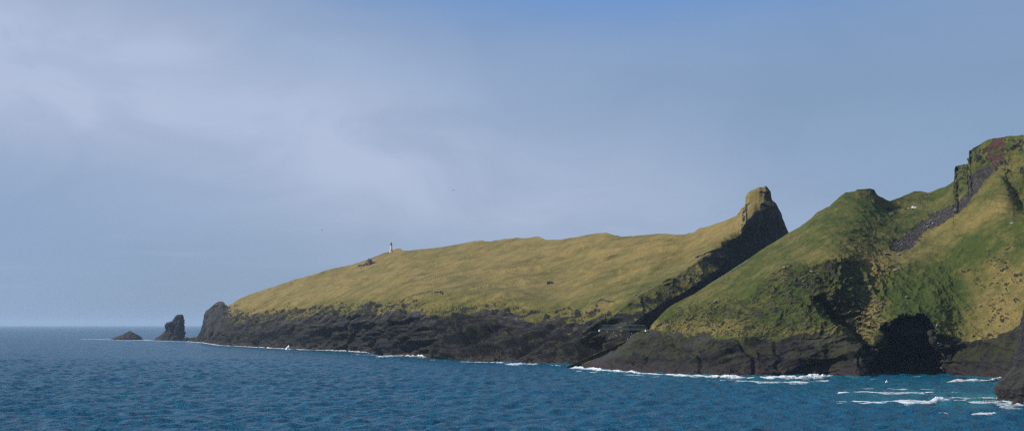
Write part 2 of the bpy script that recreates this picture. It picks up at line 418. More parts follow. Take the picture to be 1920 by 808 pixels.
# ---------- the near coast on the right
D_W = cv([(1062, 688), (1100, 690), (1150, 694), (1200, 698), (1250, 701), (1300, 704), (1345, 706), (1400, 705), (1500, 705), (1560, 704), (1600, 708), (1622, 708), (1640, 702), (1660, 698), (1765, 698), (1775, 703), (1800, 706), (1850, 708), (1920, 714), (2100, 730), (2400, 760)])
D_S = cv([(1062, 687), (1075, 683), (1090, 679), (1110, 674), (1130, 666), (1150, 655), (1165, 644), (1180, 634), (1195, 623), (1205, 619), (1217, 617.5), (1222, 608), (1235, 594), (1250, 579), (1265, 569), (1300, 552), (1350, 520), (1400, 487), (1440, 460), (1480, 437), (1500, 425), (1520, 411), (1533, 398), (1555, 388), (1575, 369), (1585, 361), (1603, 358.5), (1607, 355), (1632, 353.5), (1640, 356), (1646, 365), (1668, 377), (1694, 367), (1714, 358.5), (1725, 358), (1741, 361), (1769, 351), (1790, 338), (1791, 312), (1807, 308), (1816, 306), (1817.5, 283), (1828, 276), (1852, 262), (1876, 257), (1920, 253), (2000, 248), (2100, 240), (2400, 200)])
D_dS = cv([(1062, 1052), (1130, 1040), (1217, 1022), (1265, 1045), (1350, 1070), (1480, 1110), (1555, 1100), (1607, 1100), (1635, 1104), (1668, 1125), (1694, 1155), (1714, 1165), (1741, 1165), (1769, 1150), (1791, 1130), (1818, 1110), (1852, 1085), (1920, 1050), (2100, 960), (2400, 850)])
D_R = cv([(1062, 687.4), (1100, 677), (1130, 667), (1165, 645), (1195, 624), (1217, 619), (1300, 626), (1400, 629), (1500, 631), (1570, 630), (1600, 642), (1622, 655), (1640, 640), (1680, 620), (1760, 625), (1800, 640), (1850, 640), (1920, 610), (2100, 580), (2400, 560)])
D_dR = cv([(1062, 1051), (1100, 1046), (1130, 1040), (1217, 1018), (1300, 960), (1400, 915), (1500, 893), (1570, 885), (1622, 880), (1660, 870), (1750, 870), (1800, 886), (1850, 876), (1920, 850), (2100, 780), (2400, 700)])
D_M = cv([(1062, 687.2), (1217, 618.5), (1235, 597), (1263, 573), (1330, 563), (1386, 552), (1423, 525), (1467, 497), (1527, 492), (1556, 480), (1582, 481), (1608, 489), (1640, 492), (1680, 492), (1720, 482), (1760, 470), (1800, 455), (1850, 435), (1900, 420), (1920, 415), (2100, 400), (2400, 380)])
D_dM = cv([(1062, 1051), (1217, 1020), (1263, 1028), (1330, 990), (1386, 968), (1467, 948), (1527, 935), (1556, 930), (1582, 932), (1608, 944), (1640, 958), (1680, 968), (1720, 972), (1760, 972), (1800, 965), (1850, 950), (1920, 925), (2100, 850), (2400, 760)])
D_N = cv([(1062, 687.1), (1217, 618.2), (1263, 571), (1400, 500), (1480, 455), (1540, 420), (1600, 415), (1640, 425), (1668, 430), (1700, 425), (1750, 410), (1800, 375), (1818, 350), (1850, 340), (1876, 322), (1890, 345), (1905, 385), (1920, 400), (2100, 390), (2400, 370)])
D_dN = cv([(1062, 1051.5), (1217, 1021), (1263, 1035), (1400, 1040), (1480, 1060), (1540, 1040), (1600, 1028), (1625, 1030), (1645, 1036), (1668, 1044), (1700, 1052), (1750, 1055), (1800, 1045), (1818, 1045), (1850, 1030), (1876, 1022), (1905, 990), (1920, 975), (2100, 880), (2400, 780)])
D_C = lambda x: np.where(x < 1780, D_S(x)+(D_N(x)-D_S(x))*.30, D_S(x)+(D_N(x)-D_S(x))*.92)
D_dC = lambda x: np.where(x < 1780, D_dS(x)+(D_dN(x)-D_dS(x))*np.where((x > 1640) & (x < 1740), .30, .18), D_dN(x)+12)
D_dW = lambda x: wd(D_W(x))
coast = Land(1063, 2700, 1620, 500, [(D_W, D_dW), (D_R, D_dR), (D_M, D_dM), (D_N, D_dN), (D_C, D_dC), (D_S, D_dS)], back=220, smooth=6, sig=11, sharp=lambda x: sstep(1260, 1225, x))
# the hollow east of the near promontory, and the sea cave
E_x = cv([(470, 1640), (520, 1560), (545, 1528), (562, 1524), (588, 1537), (614, 1573), (640, 1590), (655, 1612), (680, 1621), (712, 1622)])
pxg = np.broadcast_to(coast.px, coast.py.shape); pyg = coast.py
wob = fbm(pxg, pyg, 0*pxg, 26, 4)*10
ridge_e = E_x(pyg)+wob
hol = sstep(-2, 14, pxg-ridge_e)*np.clip((ridge_e+115-pxg)/100, 0, 1)*sstep(540, 600, pyg)*(1-.75*sstep(635, 668, pyg)*sstep(1622, 1636, pxg))
coast.d = coast.d+hol*30
cw = fbm(pxg, pyg, 0*pxg+4, 22, 5, .65)*11
cxl = np.interp(pyg, [590, 606, 628, 645, 668, 700], [1662, 1645, 1648, 1662, 1684, 1690])
cxr = np.interp(pyg, [590, 612, 640, 668, 700], [1740, 1749, 1750, 1757, 1764])
cyt = np.interp(pxg, [1640, 1652, 1668, 1680, 1696, 1725, 1742, 1754], [640, 610, 606, 597, 592, 589, 594, 610])+5*perlin(pxg/9, 0*pxg, 0*pxg+2)+3*perlin(pxg/4, 0*pxg, 0*pxg+7)
cw2 = fbm(pxg, pyg, 0*pxg+9, 9, 3, .6)*8
cave = sstep(-5, 12, pxg-cxl+cw*1.2+cw2)*sstep(6, -10, pxg-cxr+cw*.9+cw2)*sstep(-3, 10, pyg-cyt+cw2*.6)*np.clip((698-pyg)/32, 0, 1)
coast.d = coast.d+cave*27
# second, smaller overhang at the cliff right of the cave
cav2 = sstep(1772, 1778, pxg+cw*.4)*sstep(1802, 1794, pxg+cw*.4)*sstep(640, 655, pyg+cw)*sstep(700, 690, pyg)
coast.d = coast.d+cav2*7
prom_shadow = None

def seg_dist(px, py, a, b):
    ax, ay = a; bx, by = b; L = (bx-ax)**2+(by-ay)**2
    t = np.clip(((px-ax)*(bx-ax)+(py-ay)*(by-ay))/L, 0, 1)
    return np.hypot(px-ax-t*(bx-ax), py-ay-t*(by-ay)), t
def coast_disp(V, Nn, s):
    x, y, z = V[..., 0], V[..., 1], V[..., 2]
    px = pxg; py = pyg
    n40 = fbm(x, y, z, 30, 4)
    rock = sstep(-4, 6, py-D_R(px)+n40*16)
    cliff = sstep(1785, 1795, px)*sstep(6, -4, py-D_C(px)+n40*10)*sstep(-.1, .0, 0*px)
    crag = sstep(-6, 14, py-D_M(px)+n40*26)*(1-rock)
    crag = crag*(1-.55*sstep(1640, 1700, px))
    head = np.exp(-(((px-1558)/48)**2+((py-516)/30)**2)*1.0)
    crag = np.clip(crag+head, 0, 1)
    s.rockw, s.cliff, s.crag, s.head = rock, cliff, crag, head
    rd = rockdisp(V, 6, 3.6, 2.1, ang=.10, joint=.75, jz=60, st=3)
    # crags: blocky ribs running down the slope
    wx = fbm(x, y, z, 25, 3)*7
    rib = ridged((x+wx)*1.0, y*.5, z*.45, 14, 5, .55)
    blk = ridged(x+wx, y, z*1.2, 5.5, 4, .6)
    cd = 5.0*(rib-.45)+2.2*(blk-.4)+3.5*fbm(x, y, z, 45, 2)
    cd = cd*(1+.5*head)+head*2.5*(ridged(x, y, z*.8, 8, 4, .6)-.4)
    # tussocky turf with terracettes
    gr = 3.0*fbm(x, y, z, 50, 3)+1.5*fbm(x, y, z, 13, 4)+1.0*(ridged(x, y, z*2.0, 6, 4, .6)-.4)
    bank = sstep(1600, 1660, px)*sstep(470, 500, py)
    gr = gr+bank*2.6*(ridged(x*1.1, y*.8, z*.8, 13, 5, .6)-.45)
    hilly = sstep(1480, 1560, px)
    gr = gr+hilly*1.6*(ridged(x*.8, y*.8, z*2.0, 13, 4)-.45)
    col = 4.6*(ridged((x+wx)*1.3, y*1.0, z*.22, 12, 4)-.45)+1.0*(ridged(x, y, z*.5, 4, 3)-.4)
    s1, t1 = seg_dist(px, py, (1868, 300), (1795, 385)); s2, t2 = seg_dist(px, py, (1800, 378), (1680, 462))
    wscree = np.minimum(s1-9-2*t1, s2-8-3*t2)+n40*18+fbm(x, y, z, 7, 3)*9
    s.screew = np.maximum(sstep(4, -4, wscree), 0)*(1-cliff*sstep(330, 290, py))
    gr = gr*(1-.8*s.screew)+s.screew*1.4*(ridged(x, y, z, 3.5, 3, .7)-.4)-1.5*s.screew
    amp = gr*(1-rock)*(1-crag)*(1-cliff)+cd*crag*(1-rock)*(1-cliff)+rd*rock+col*cliff*(1-rock)
    edge = .3+.7*sstep(1, .97, s.T)
    amp = amp*edge+cave*sstep(690, 665, py)*(5.5*(ridged(x, y, z*.6, 9, 5, .6)-.45)+2.5*fbm(x, y, z, 16, 3))
    amp = amp*np.where(px < 1217, np.clip((D_W(px)-D_S(px))/60, .15, 1), 1)
    V2 = V+Nn*amp[..., None]
    V2[0, :, 2] = np.minimum(V2[0, :, 2], -1.0)
    s.rib, s.blk, s.n40 = rib, blk, n40
    return V2
coast.finish(coast_disp)
V = coast.V2; x, y, z = V[..., 0], V[..., 1], V[..., 2]; nz = coast.N2[..., 2]
px, py = pxg, pyg
n30 = coast.n40; n8 = fbm(x, y, z, 9, 4); n60 = fbm(x, y, z, 60, 3)
rock = coast.rockw*.85+coast.crag*(sstep(.5, .22, nz)*.75+.12)+coast.cliff*(.15+sstep(.45, .2, nz)*.5)+n8*.28
rock = rock+coast.head*.10
rock = rock-coast.rockw*sstep(.55, .85, nz)*.4*sstep(12, 22, z)*sstep(-.1, .2, n8)
rock = rock+sstep(.42, .22, nz)*.22*(1-coast.crag)*(1-coast.rockw)
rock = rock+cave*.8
painted_shade = np.exp(-(((px-1668)/22)**2+((py-392)/14)**2))  # shade on the hillock's right side, painted in as dark rock
rock = rock+painted_shade*.5*sstep(-.25, .15, n8)
dry = .14+.40*n60+.55*n30+.3*fbm(x, y, z*1.5, 5, 3)-.25*sstep(1630, 1680, px)*sstep(470, 500, py)*sstep(1860, 1800, px)
dry = dry+.35*sstep(1450, 1560, px)*sstep(1700, 1600, px)*sstep(430, 470, py)*sstep(500, 480, py)
sd, st_ = seg_dist(px, py, (1890, 380), (1640, 500)); dry = dry+.45*sstep(34, 8, sd+n30*14)
dry = dry+.62*sstep(1765, 1850, px-n30*130+(py-560)*.25)*sstep(455, 520, py)+.35*sstep(1760, 1800, px)*n8
rock = rock+sstep(1740, 1780, px)*(.38*sstep(40, 4, D_R(px)-py)+.12*sstep(1830, 1900, px)*sstep(480, 520, py))*sstep(-.05, .3, n8+.8*n30)
rock = rock+.35*sstep(4, 1, seg_dist(px, py, (1812, 645), (1885, 565))[0]+n8*6)*sstep(1770, 1800, px)
dry = dry+.8*np.exp(-(((px-1622)/34)**2+((py-585)/52)**2))
dry = dry+.25*coast.crag*sstep(1500, 1300, px)*sstep(560, 610, py)+.35*sstep(18, 0, np.abs(py-D_R(px)+12))*sstep(1600, 1560, px)
wet = sstep(8, 2, z+n8*4)
pale = .55*cave*sstep(1700, 1755, px+n8*40)+.8*sstep(24, 4, py-D_R(px))*coast.rockw*sstep(-.15, .15, n30)*sstep(1640, 1560, px)  # first term paints the cave's right part paler to lift its shadow
red = sstep(17, 9, np.abs(px-1872-(py-280)*-.25+n30*22+n8*9))*sstep(322, 300, py+n8*20)*coast.cliff*sstep(-.4, 0, n8+.25*n30)
scree = np.maximum(coast.screew, 0)
beach = sstep(1664, 1676, px)*sstep(1772, 1764, px)*sstep(664, 672, py+n8*8)
scree = np.maximum(scree, beach)
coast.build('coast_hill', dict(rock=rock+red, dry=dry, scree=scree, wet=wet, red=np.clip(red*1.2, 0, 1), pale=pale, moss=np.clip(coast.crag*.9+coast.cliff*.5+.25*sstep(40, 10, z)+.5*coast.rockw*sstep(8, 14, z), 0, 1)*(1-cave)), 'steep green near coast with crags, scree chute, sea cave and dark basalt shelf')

# ------------------------------------------------------------------ free standing rocks
def stack(name, prof, d, label, cat, thick=.8, seed=0, mat=None, group=None, n=110, lev=90, amp=1.5, kind=None, lean=0):
    """closed rock lofted from its outline: prof = (py, left px, right px) from the sea up"""
    p = np.array(prof, float); t = np.linspace(0, 1, lev)
    py = np.interp(t, np.linspace(0, 1, len(p)), p[:, 0]); l = np.interp(-py, -p[:, 0], p[:, 1]); r = np.interp(-py, -p[:, 0], p[:, 2])
    z = CH+(HY-py)/F*d; xl = (l-CX)/F*d; xr = (r-CX)/F*d
    th = np.linspace(0, 2*np.pi, n, endpoint=False)
    cx = (xl+xr)/2; rx = (xr-xl)/2; ry = rx*thick+.0
    sq = 1/np.maximum(np.abs(np.cos(th)), np.abs(np.sin(th)))**.45
    X = cx[:, None]+rx[:, None]*np.cos(th)*np.where(sq > 1, 1, 1); Y = d+ry[:, None]*np.sin(th)*sq+lean*(z[:, None]-z[0]); Z = z[:, None]+0*X
    nx, ny = np.cos(th), np.sin(th)
    a = amp*(1.4*(ridged(X+seed*50, Y, Z*.7, 12, 4)-.45)+.9*(ridged(X+seed*50, Y, Z, 4, 3)-.4)+fbm(X+seed*50, Y, Z, 20, 2)*1.2)
    a = a*np.minimum(1, rx[:, None]/6)
    X = X+a*nx; Y = Y+a*ny; Z = Z+.6*amp*fbm(X+seed*9, Y, Z, 6, 3)*sstep(0, .1, t)[:, None]
    Vv = np.stack([X, Y, Z], -1).reshape(-1, 3)
    i = np.arange(lev*n).reshape(lev, n); j = np.roll(i, -1, 1)
    f = np.stack([i[:-1].ravel(), j[:-1].ravel(), j[1:].ravel(), i[1:].ravel()], 1).tolist()
    f += [list(i[-1]), list(i[0][::-1])]
    c0 = Vector((float(cx[0]), d, 0)); Vv = Vv-np.array(c0)
    o = mesh_obj(name, Vv, f, mat or M_BASALT); o.location = c0
    return tag(o, label, cat, group, kind)
stack('sea_stack', [(641, 283, 348), (636, 289, 347), (631, 299, 347.5), (627, 305, 347.5), (622, 309, 347), (616, 309.5, 347), (609, 308.5, 346.5), (605, 312, 346.5), (602, 322, 346), (598, 327, 345), (594, 329, 344.5), (591, 331, 343.5), (589.5, 334, 340)], 2960,
      'tall dark sea stack with upright column standing off the islet point', 'sea stack', .7, 1, n=180, lev=150, amp=3.0)
stack('skerry', [(638.5, 203, 272), (636, 207, 267), (633, 213, 266), (630, 221, 262), (627, 229, 256), (624, 235, 251), (621.5, 240, 247), (620, 242.5, 244.5)], 3050,
      'low humped dark rock island, farthest out to sea', 'rock island', .6, 2, n=140, lev=60, amp=1.6)
stack('skerry', [(637.5, 213, 229), (636, 215, 227), (635, 218, 224), (634.4, 220, 222)], 2950, 'tiny black rock awash in front of the humped rock island', 'rock', .7, 3, lev=20, amp=.6)
stack('foreground_cliff', [(770, 1873, 2080), (757, 1874, 2080), (745, 1873, 2080), (736, 1867, 2080), (728, 1865, 2080), (715, 1873, 2080), (703, 1883, 2080), (696, 1890, 2080), (686, 1899, 2080), (670, 1902, 2080), (655, 1906, 2080), (640, 1908, 2070), (620, 1911, 2060), (600, 1915, 2050), (560, 1923, 2040), (530, 1943, 2020)], 585,
      'dark rock buttress at the right frame edge, nearest the camera', 'rock', .5, 4, n=400, lev=260, amp=1.1)
stack('shore_rock', [(766, 1890, 1922), (757, 1896, 1920), (750, 1902, 1918), (746, 1906, 1915)], 552, 'rounded black rock in the foam at the foot of the right hand buttress', 'rock', .7, 5, lev=40, amp=.5)

# low rocks in the surf
def low_rock(px, py, w, h, seed, label):
    d = wd(py)
    return stack('shore_rock', [(py+2, px-w, px+w), (py, px-w*.9, px+w*.9), (py-h*.5, px-w*.6, px+w*.7), (py-h*.85, px-w*.3, px+w*.4), (py-h, px-w*.1, px+w*.15)], d, label, 'rock', .8, seed, lev=24, n=60, amp=.5, group='low rocks in the surf')
low_rock(968, 685, 9, 5, 11, 'low black rock awash in the breaker west of the bridge gap')
low_rock(1350, 711, 13, 6, 12, 'flat black rock poking from foam below the middle of the near shelf')
low_rock(1437, 713, 10, 4, 13, 'small dark rock in the foam right of the flat black rock')
low_rock(1497, 714, 14, 4, 14, 'dark rock under the tallest surf of the near shelf')
low_rock(1800, 711, 16, 6, 15, 'long low rock in the surf right of the sea cave')
low_rock(1855, 715, 12, 5, 16, 'low rock in the surf below the right hand cliff')

# ------------------------------------------------------------------ boulders
def boulder_mesh(name, seed, mat):
    import bmesh
    bm = bmesh.new(); bmesh.ops.create_icosphere(bm, subdivisions=2, radius=.5)
    r = random.Random(seed)
    off = r.random()*99
    for v in bm.verts:
        c = v.co; k = 1+.45*float(perlin(np.float64(c.x*2.2+off), np.float64(c.y*2.2), np.float64(c.z*2.2)))
        v.co = Vector((c.x*k*1.2, c.y*k, c.z*k*.8))
    me = bpy.data.meshes.new(name); bm.to_mesh(me); bm.free(); me.materials.append(mat)
    return me
M_PALE = simple('pale_stone', (.17, .16, .155), .9, .3, 3)
M_WHITE = simple('white_stone', (.62, .62, .60), .9, .1, 3)
M_DSTONE = simple('dark_stone', (.12, .11, .11), .9, .4, 3)
BM = {m.name: [boulder_mesh('boulder', 20+i, m) for i in range(5)] for m in (M_PALE, M_WHITE, M_DSTONE)}
def boulder(mat, p, s, label, group):
    o = bpy.data.objects.new('boulder', random.choice(BM[mat.name])); C.objects.link(o)
    o.location = p+np.array([0, 0, s*.2]); o.scale = (s*random.uniform(.8, 1.3), s*random.uniform(.8, 1.2), s*random.uniform(.6, .9))
    o.rotation_euler = (random.uniform(-.4, .4), random.uniform(-.4, .4), random.uniform(0, 6.28))
    return tag(o, label, 'boulder', group)
for i in range(230):
    if i < 165:
        t = random.random()**.8; px_ = 1800+(1685-1800)*t; py_ = 380+(462-380)*t; w = 13
    else:
        t = random.random(); px_ = 1870+(1800-1870)*t; py_ = 300+(380-300)*t; w = 10
    o_ = random.gauss(0, .45)*w
    p, _ = coast.at(px_+o_*.6, py_+o_*.8)
    boulder(M_PALE if random.random() < .6 else M_DSTONE, p, random.uniform(.35, .9) if random.random() < .9 else random.uniform(1.4, 2.2), 'loose boulder lying in the dark scree chute', 'boulders in the scree chute')
for i in range(70):
    px_ = random.uniform(1672, 1766); py_ = random.uniform(672, 697)
    p, _ = coast.at(px_, py_)
    p[2] = max(p[2], -.2)
    boulder(M_DSTONE, p, random.uniform(1.2, 3.2), 'dark boulder piled on the beach under the sea cave', 'boulders under the sea cave')
for px_, py_, s_, lb in [(1704, 391.5, 1.5, 'small white boulder, left one of the white boulders in the saddle'), (1711, 390.5, 1.9, 'white boulder in the middle of the white boulders in the saddle'), (1712, 388.5, 1.3, 'small white boulder, uppermost in the grass saddle'), (1716, 390, 1.8, 'white boulder, right one of the white boulders in the saddle'),
                         (1739, 426, 1.8, 'pale boulder in the grass at the lower left edge of the scree'), (1898, 420, 2.4, 'grey boulder in the green slope near the right frame edge'), (1662, 476, 2.0, 'pale boulder pair lying below the scree tip, left'), (1666, 476, 1.5, 'pale boulder pair lying below the scree tip, right'), (1685, 478, 1.6, 'pale boulder below the scree tip, apart from the pair'), (1679, 507, 2.6, 'pale boulder on the green bank above the sea cave')]:
    p, _ = coast.at(px_, py_); boulder(M_WHITE if py_ < 400 else M_PALE, p, s_*1.15, lb, None)
for px_, py_ in [(1467, 498), (1471, 500), (1500, 522), (1504, 527), (1515, 540), (1610, 515), (1622, 520), (1340, 567), (1520, 510), (1450, 505), (1702, 555), (1560, 560), (1850, 470), (1880, 480), (1862, 495), (1890, 550), (1870, 560), (1840, 575)]:
    p, _ = coast.at(px_+random.uniform(-3, 3), py_+random.uniform(-3, 3)); boulder(M_PALE, p, random.uniform(1.2, 2.2), 'pale lichened block sticking out of the green crags', 'pale blocks in the green crags')

# ------------------------------------------------------------------ paths and walls on the turf
M_PATH = simple('worn_path', (.20, .17, .11), .95, .2, .5)
M_WALL = simple('drystone', (.035, .032, .028), .95, .5, 1.2)
def strip(name, land, pts, width, height, mat, label, cat=None, kind=None, up=.15):
    pts2 = []
    for (a, b) in zip(pts[:-1], pts[1:]):
        n = max(2, int(math.hypot(b[0]-a[0], b[1]-a[1])/2.5))
        pts2 += [(a[0]+(b[0]-a[0])*i/n, a[1]+(b[1]-a[1])*i/n) for i in range(n)]
    pts2.append(pts[-1]); P = np.array([land.at(*q)[0] for q in pts2])
    mb = MB(); n = len(P); vs = []
    for i in range(n):
        t = P[min(i+1, n-1)]-P[max(i-1, 0)]; t[2] = 0; t /= np.linalg.norm(t)+1e-6; s_ = np.array([t[1], -t[0], 0])*width/2
        h = height*(1+random.uniform(-.25, .25))
        vs += [P[i]-s_+[0, 0, -.8], P[i]-s_*.8+[0, 0, h+up], P[i]+s_*.8+[0, 0, h+up], P[i]+s_+[0, 0, -.8]]
    fs = []
    for i in range(n-1):
        for k in range(3): fs.append((i*4+k, i*4+k+1, i*4+5+k, i*4+4+k))
    fs += [(3, 2, 1, 0), tuple((n-1)*4+k for k in range(4))]
    mb.add(vs, fs); o = mb.build(name, mat); return tag(o, label, cat, None, kind)
strip('path', coast, [(1402, 488), (1393, 494), (1381, 501), (1370, 508), (1355, 518), (1335, 530)], .9, .05, M_PATH, 'pale worn footpath slanting across the green slope above the bridge', kind='structure')
strip('stone_wall', islet, [(1120, 566), (1128, 562), (1142, 566), (1150, 565)], 1.0, .7, M_WALL, 'short drystone wall on the turf above the bridge', 'stone wall')
strip('stone_wall', islet, [(1117, 570), (1120, 580), (1130, 590), (1142, 601)], 1.0, .6, M_WALL, 'dark drystone wall running down the turf to the bridge end', 'stone wall')
strip('stone_wall', islet, [(806, 551), (815, 549), (827, 548), (830, 553)], 1.2, .9, M_WALL, 'bent drystone wall above the middle of the islet cliff', 'stone wall')
strip('stone_wall', islet, [(1240, 490), (1285, 478), (1290, 470), (1292, 466)], .5, .3, M_WALL, 'thin dark fence line under the horn on the islet slope', 'fence line') if False else None
strip('stone_wall', islet, [(1304, 484), (1325, 476), (1343, 468)], 1.2, 1.0, M_WALL, 'dark drystone wall on the brink below the rock horn', 'stone wall')
strip('stone_wall', islet, [(672, 499.5), (678, 499), (684, 498)], 2.0, 2.2, M_WALL, 'low dark yard wall left of the red hut', 'stone wall')
M_TIMBER = simple('bleached_timber', (.42, .36, .17), .85, .2, 2)

# ------------------------------------------------------------------ lighthouse
M_WHITEP = simple('white_paint', (.50, .50, .50), .6, .05, 1)
M_REDROOF = simple('red_roof', (.20, .045, .035), .6, .2, 1)
M_GLASS = simple('lantern_glass', (.05, .06, .07), .15, .1, 1)
M_GREYP = simple('grey_paint', (.16, .16, .17), .6, .1, 1)
def lighthouse():
    p, _ = islet.at(733.5, 471.5)
    r = empty('lighthouse', (p[0], p[1], p[2]-.4))
    tag(r, 'white lighthouse with red lantern roof on the ridge of the islet', 'lighthouse')
    r.scale = (.82, .82, 1)
    MB().lathe([(3.3, -1), (3.3, .8), (2.9, 1.0)], (0, 0, 0), 8, .39).build('plinth', M_WHITEP, r)
    MB().lathe([(2.75, 1.0), (1.75, 9.6), (1.75, 9.8)], (0, 0, 0), 8, .39).build('tower', M_WHITEP, r)
    MB().lathe([(1.8, 9.6), (2.5, 10.0), (2.5, 10.25), (1.6, 10.3)], (0, 0, 0), 16).build('gallery', M_GREYP, r)
    mb = MB()
    for i in range(12):
        a = i*math.pi/6; mb.bar((2.4*math.cos(a), 2.4*math.sin(a), 10.2), (2.4*math.cos(a), 2.4*math.sin(a), 11.2), .04)
        b_ = a+math.pi/6; mb.bar((2.4*math.cos(a), 2.4*math.sin(a), 11.2), (2.4*math.cos(b_), 2.4*math.sin(b_), 11.2), .05)
    mb.build('railing', M_GREYP, r)
    ln = MB().lathe([(1.35, 10.3), (1.35, 12.4)], (0, 0, 0), 12).build('lantern', M_GLASS, r)
    mb = MB()
    for i in range(12):
        a = i*math.pi/6+.26; mb.bar((1.4*math.cos(a), 1.4*math.sin(a), 10.3), (1.4*math.cos(a), 1.4*math.sin(a), 12.4), .09)
    mb.build('glazing_bar', M_WHITEP, ln)
    rf = MB().lathe([(1.75, 12.35), (1.6, 12.7), (1.0, 13.6), (.35, 14.1), (.12, 14.2)], (0, 0, 0), 16).build('roof', M_REDROOF, r)
    MB().lathe([(.3, 14.1), (.32, 14.4), (.06, 14.7), (.05, 15.3)], (0, 0, 0), 8).build('finial', M_GREYP, rf)
    for zz in (3.6, 6.6):
        w = MB().box((.35, -2.72+zz*.10+.08, zz), (.75, .35, 1.2)).build('window', M_GREYP, r)
        MB().box((.35, -2.92+zz*.10+.06, zz), (.5, .1, .95)).build('pane', M_GLASS, w)
    dr = MB().box((-.5, -2.75, 1.9), (1.0, .3, 1.9)).build('door', M_REDROOF, r)
    MB().box((-.2, -2.93, 1.9), (.12, .06, .12)).build('handle', M_GREYP, dr)
lighthouse()
# small hut in front of the lighthouse
M_REDW = simple('red_boards', (.26, .12, .11), .85, .15, 2)
M_DROOF = simple('dark_roof', (.03, .03, .035), .8, .3, 1)
def hut():
    p, _ = islet.at(692, 496)
    r = empty('hut', (p[0], p[1], p[2]+.7)); r.rotation_euler.z = math.radians(28)
    tag(r, 'small dull red gabled hut with dark roof below the lighthouse', 'hut')
    w, l, h, ap = 6.4, 8.4, 4.0, 7.6
    mb = MB()
    v = [(-w/2, -l/2, -2), (w/2, -l/2, -2), (w/2, -l/2, h), (0, -l/2, ap), (-w/2, -l/2, h)]
    v += [(a, l/2, c) for a, _, c in v]
    mb.add(v, [(0, 1, 2, 3, 4), (9, 8, 7, 6, 5), (0, 5, 6, 1), (1, 6, 7, 2), (4, 9, 5, 0), (2, 7, 8, 3), (3, 8, 9, 4)]); mb.build('wall', M_REDW, r)
    mb = MB()
    for sx in (-1, 1):
        v = [(sx*(w/2+.5), -l/2-.4, h-.42), (0, -l/2-.4, ap+.12), (0, l/2+.4, ap+.12), (sx*(w/2+.5), l/2+.4, h-.42)]
        v += [(a, b, c+.3) for a, b, c in v]
        mb.add(v, [(0, 1, 2, 3), (7, 6, 5, 4), (0, 4, 5, 1), (1, 5, 6, 2), (2, 6, 7, 3), (3, 7, 4, 0)])
    rf = mb.build('roof', M_DROOF, r)
    MB().box((0, 2.2, ap+.6), (.8, .8, 1.6)).build('chimney', M_WALL, rf)
    for xx in (-1.6, 1.6):
        f = MB().box((xx, -l/2-.03, 2.0), (1.1, .14, 1.2)).build('window', M_WHITEP, r)
        MB().box((xx, -l/2-.12, 2.0), (.85, .06, .95)).build('pane', M_GLASS, f)
    dr = MB().box((0, -l/2-.03, 1.0), (.95, .12, 2.0)).build('door', M_DROOF, r)
    MB().box((.3, -l/2-.12, 1.0), (.1, .06, .1)).build('handle', M_GREYP, dr)
    MB().box((-w/2-1.3, .8, .6), (2.6, 4.5, 2.6)).build('lean_to', M_WALL, r)
    MB().box((-w/2-1.3, .8, 2.0), (2.9, 4.9, .2)).build('lean_to_roof', M_DROOF, r)
hut()
def shed():
    p, _ = islet.at(1031, 531)
    r = empty('stone_shelter', (p[0], p[1], p[2]-.4)); tag(r, 'little dark stone sheep shelter alone in the middle of the islet slope', 'shelter')
    MB().box((0, 0, .6), (5.5, 3.2, 2.4)).build('wall', M_WALL, r)
    v = [(-3, -1.9, 1.8), (3, -1.9, 1.8), (3, 1.9, 1.8), (-3, 1.9, 1.8), (-2.6, 0, 2.9), (2.6, 0, 2.9)]
    MB().add(v, [(3, 2, 1, 0), (0, 1, 5, 4), (2, 3, 4, 5), (1, 2, 5), (3, 0, 4)]).build('roof', simple('turf_roof', (.07, .08, .03), .95, .3, 1), r)
    MB().box((.6, -1.62, .7), (.8, .1, 1.5)).build('door', M_DROOF, r)
shed()

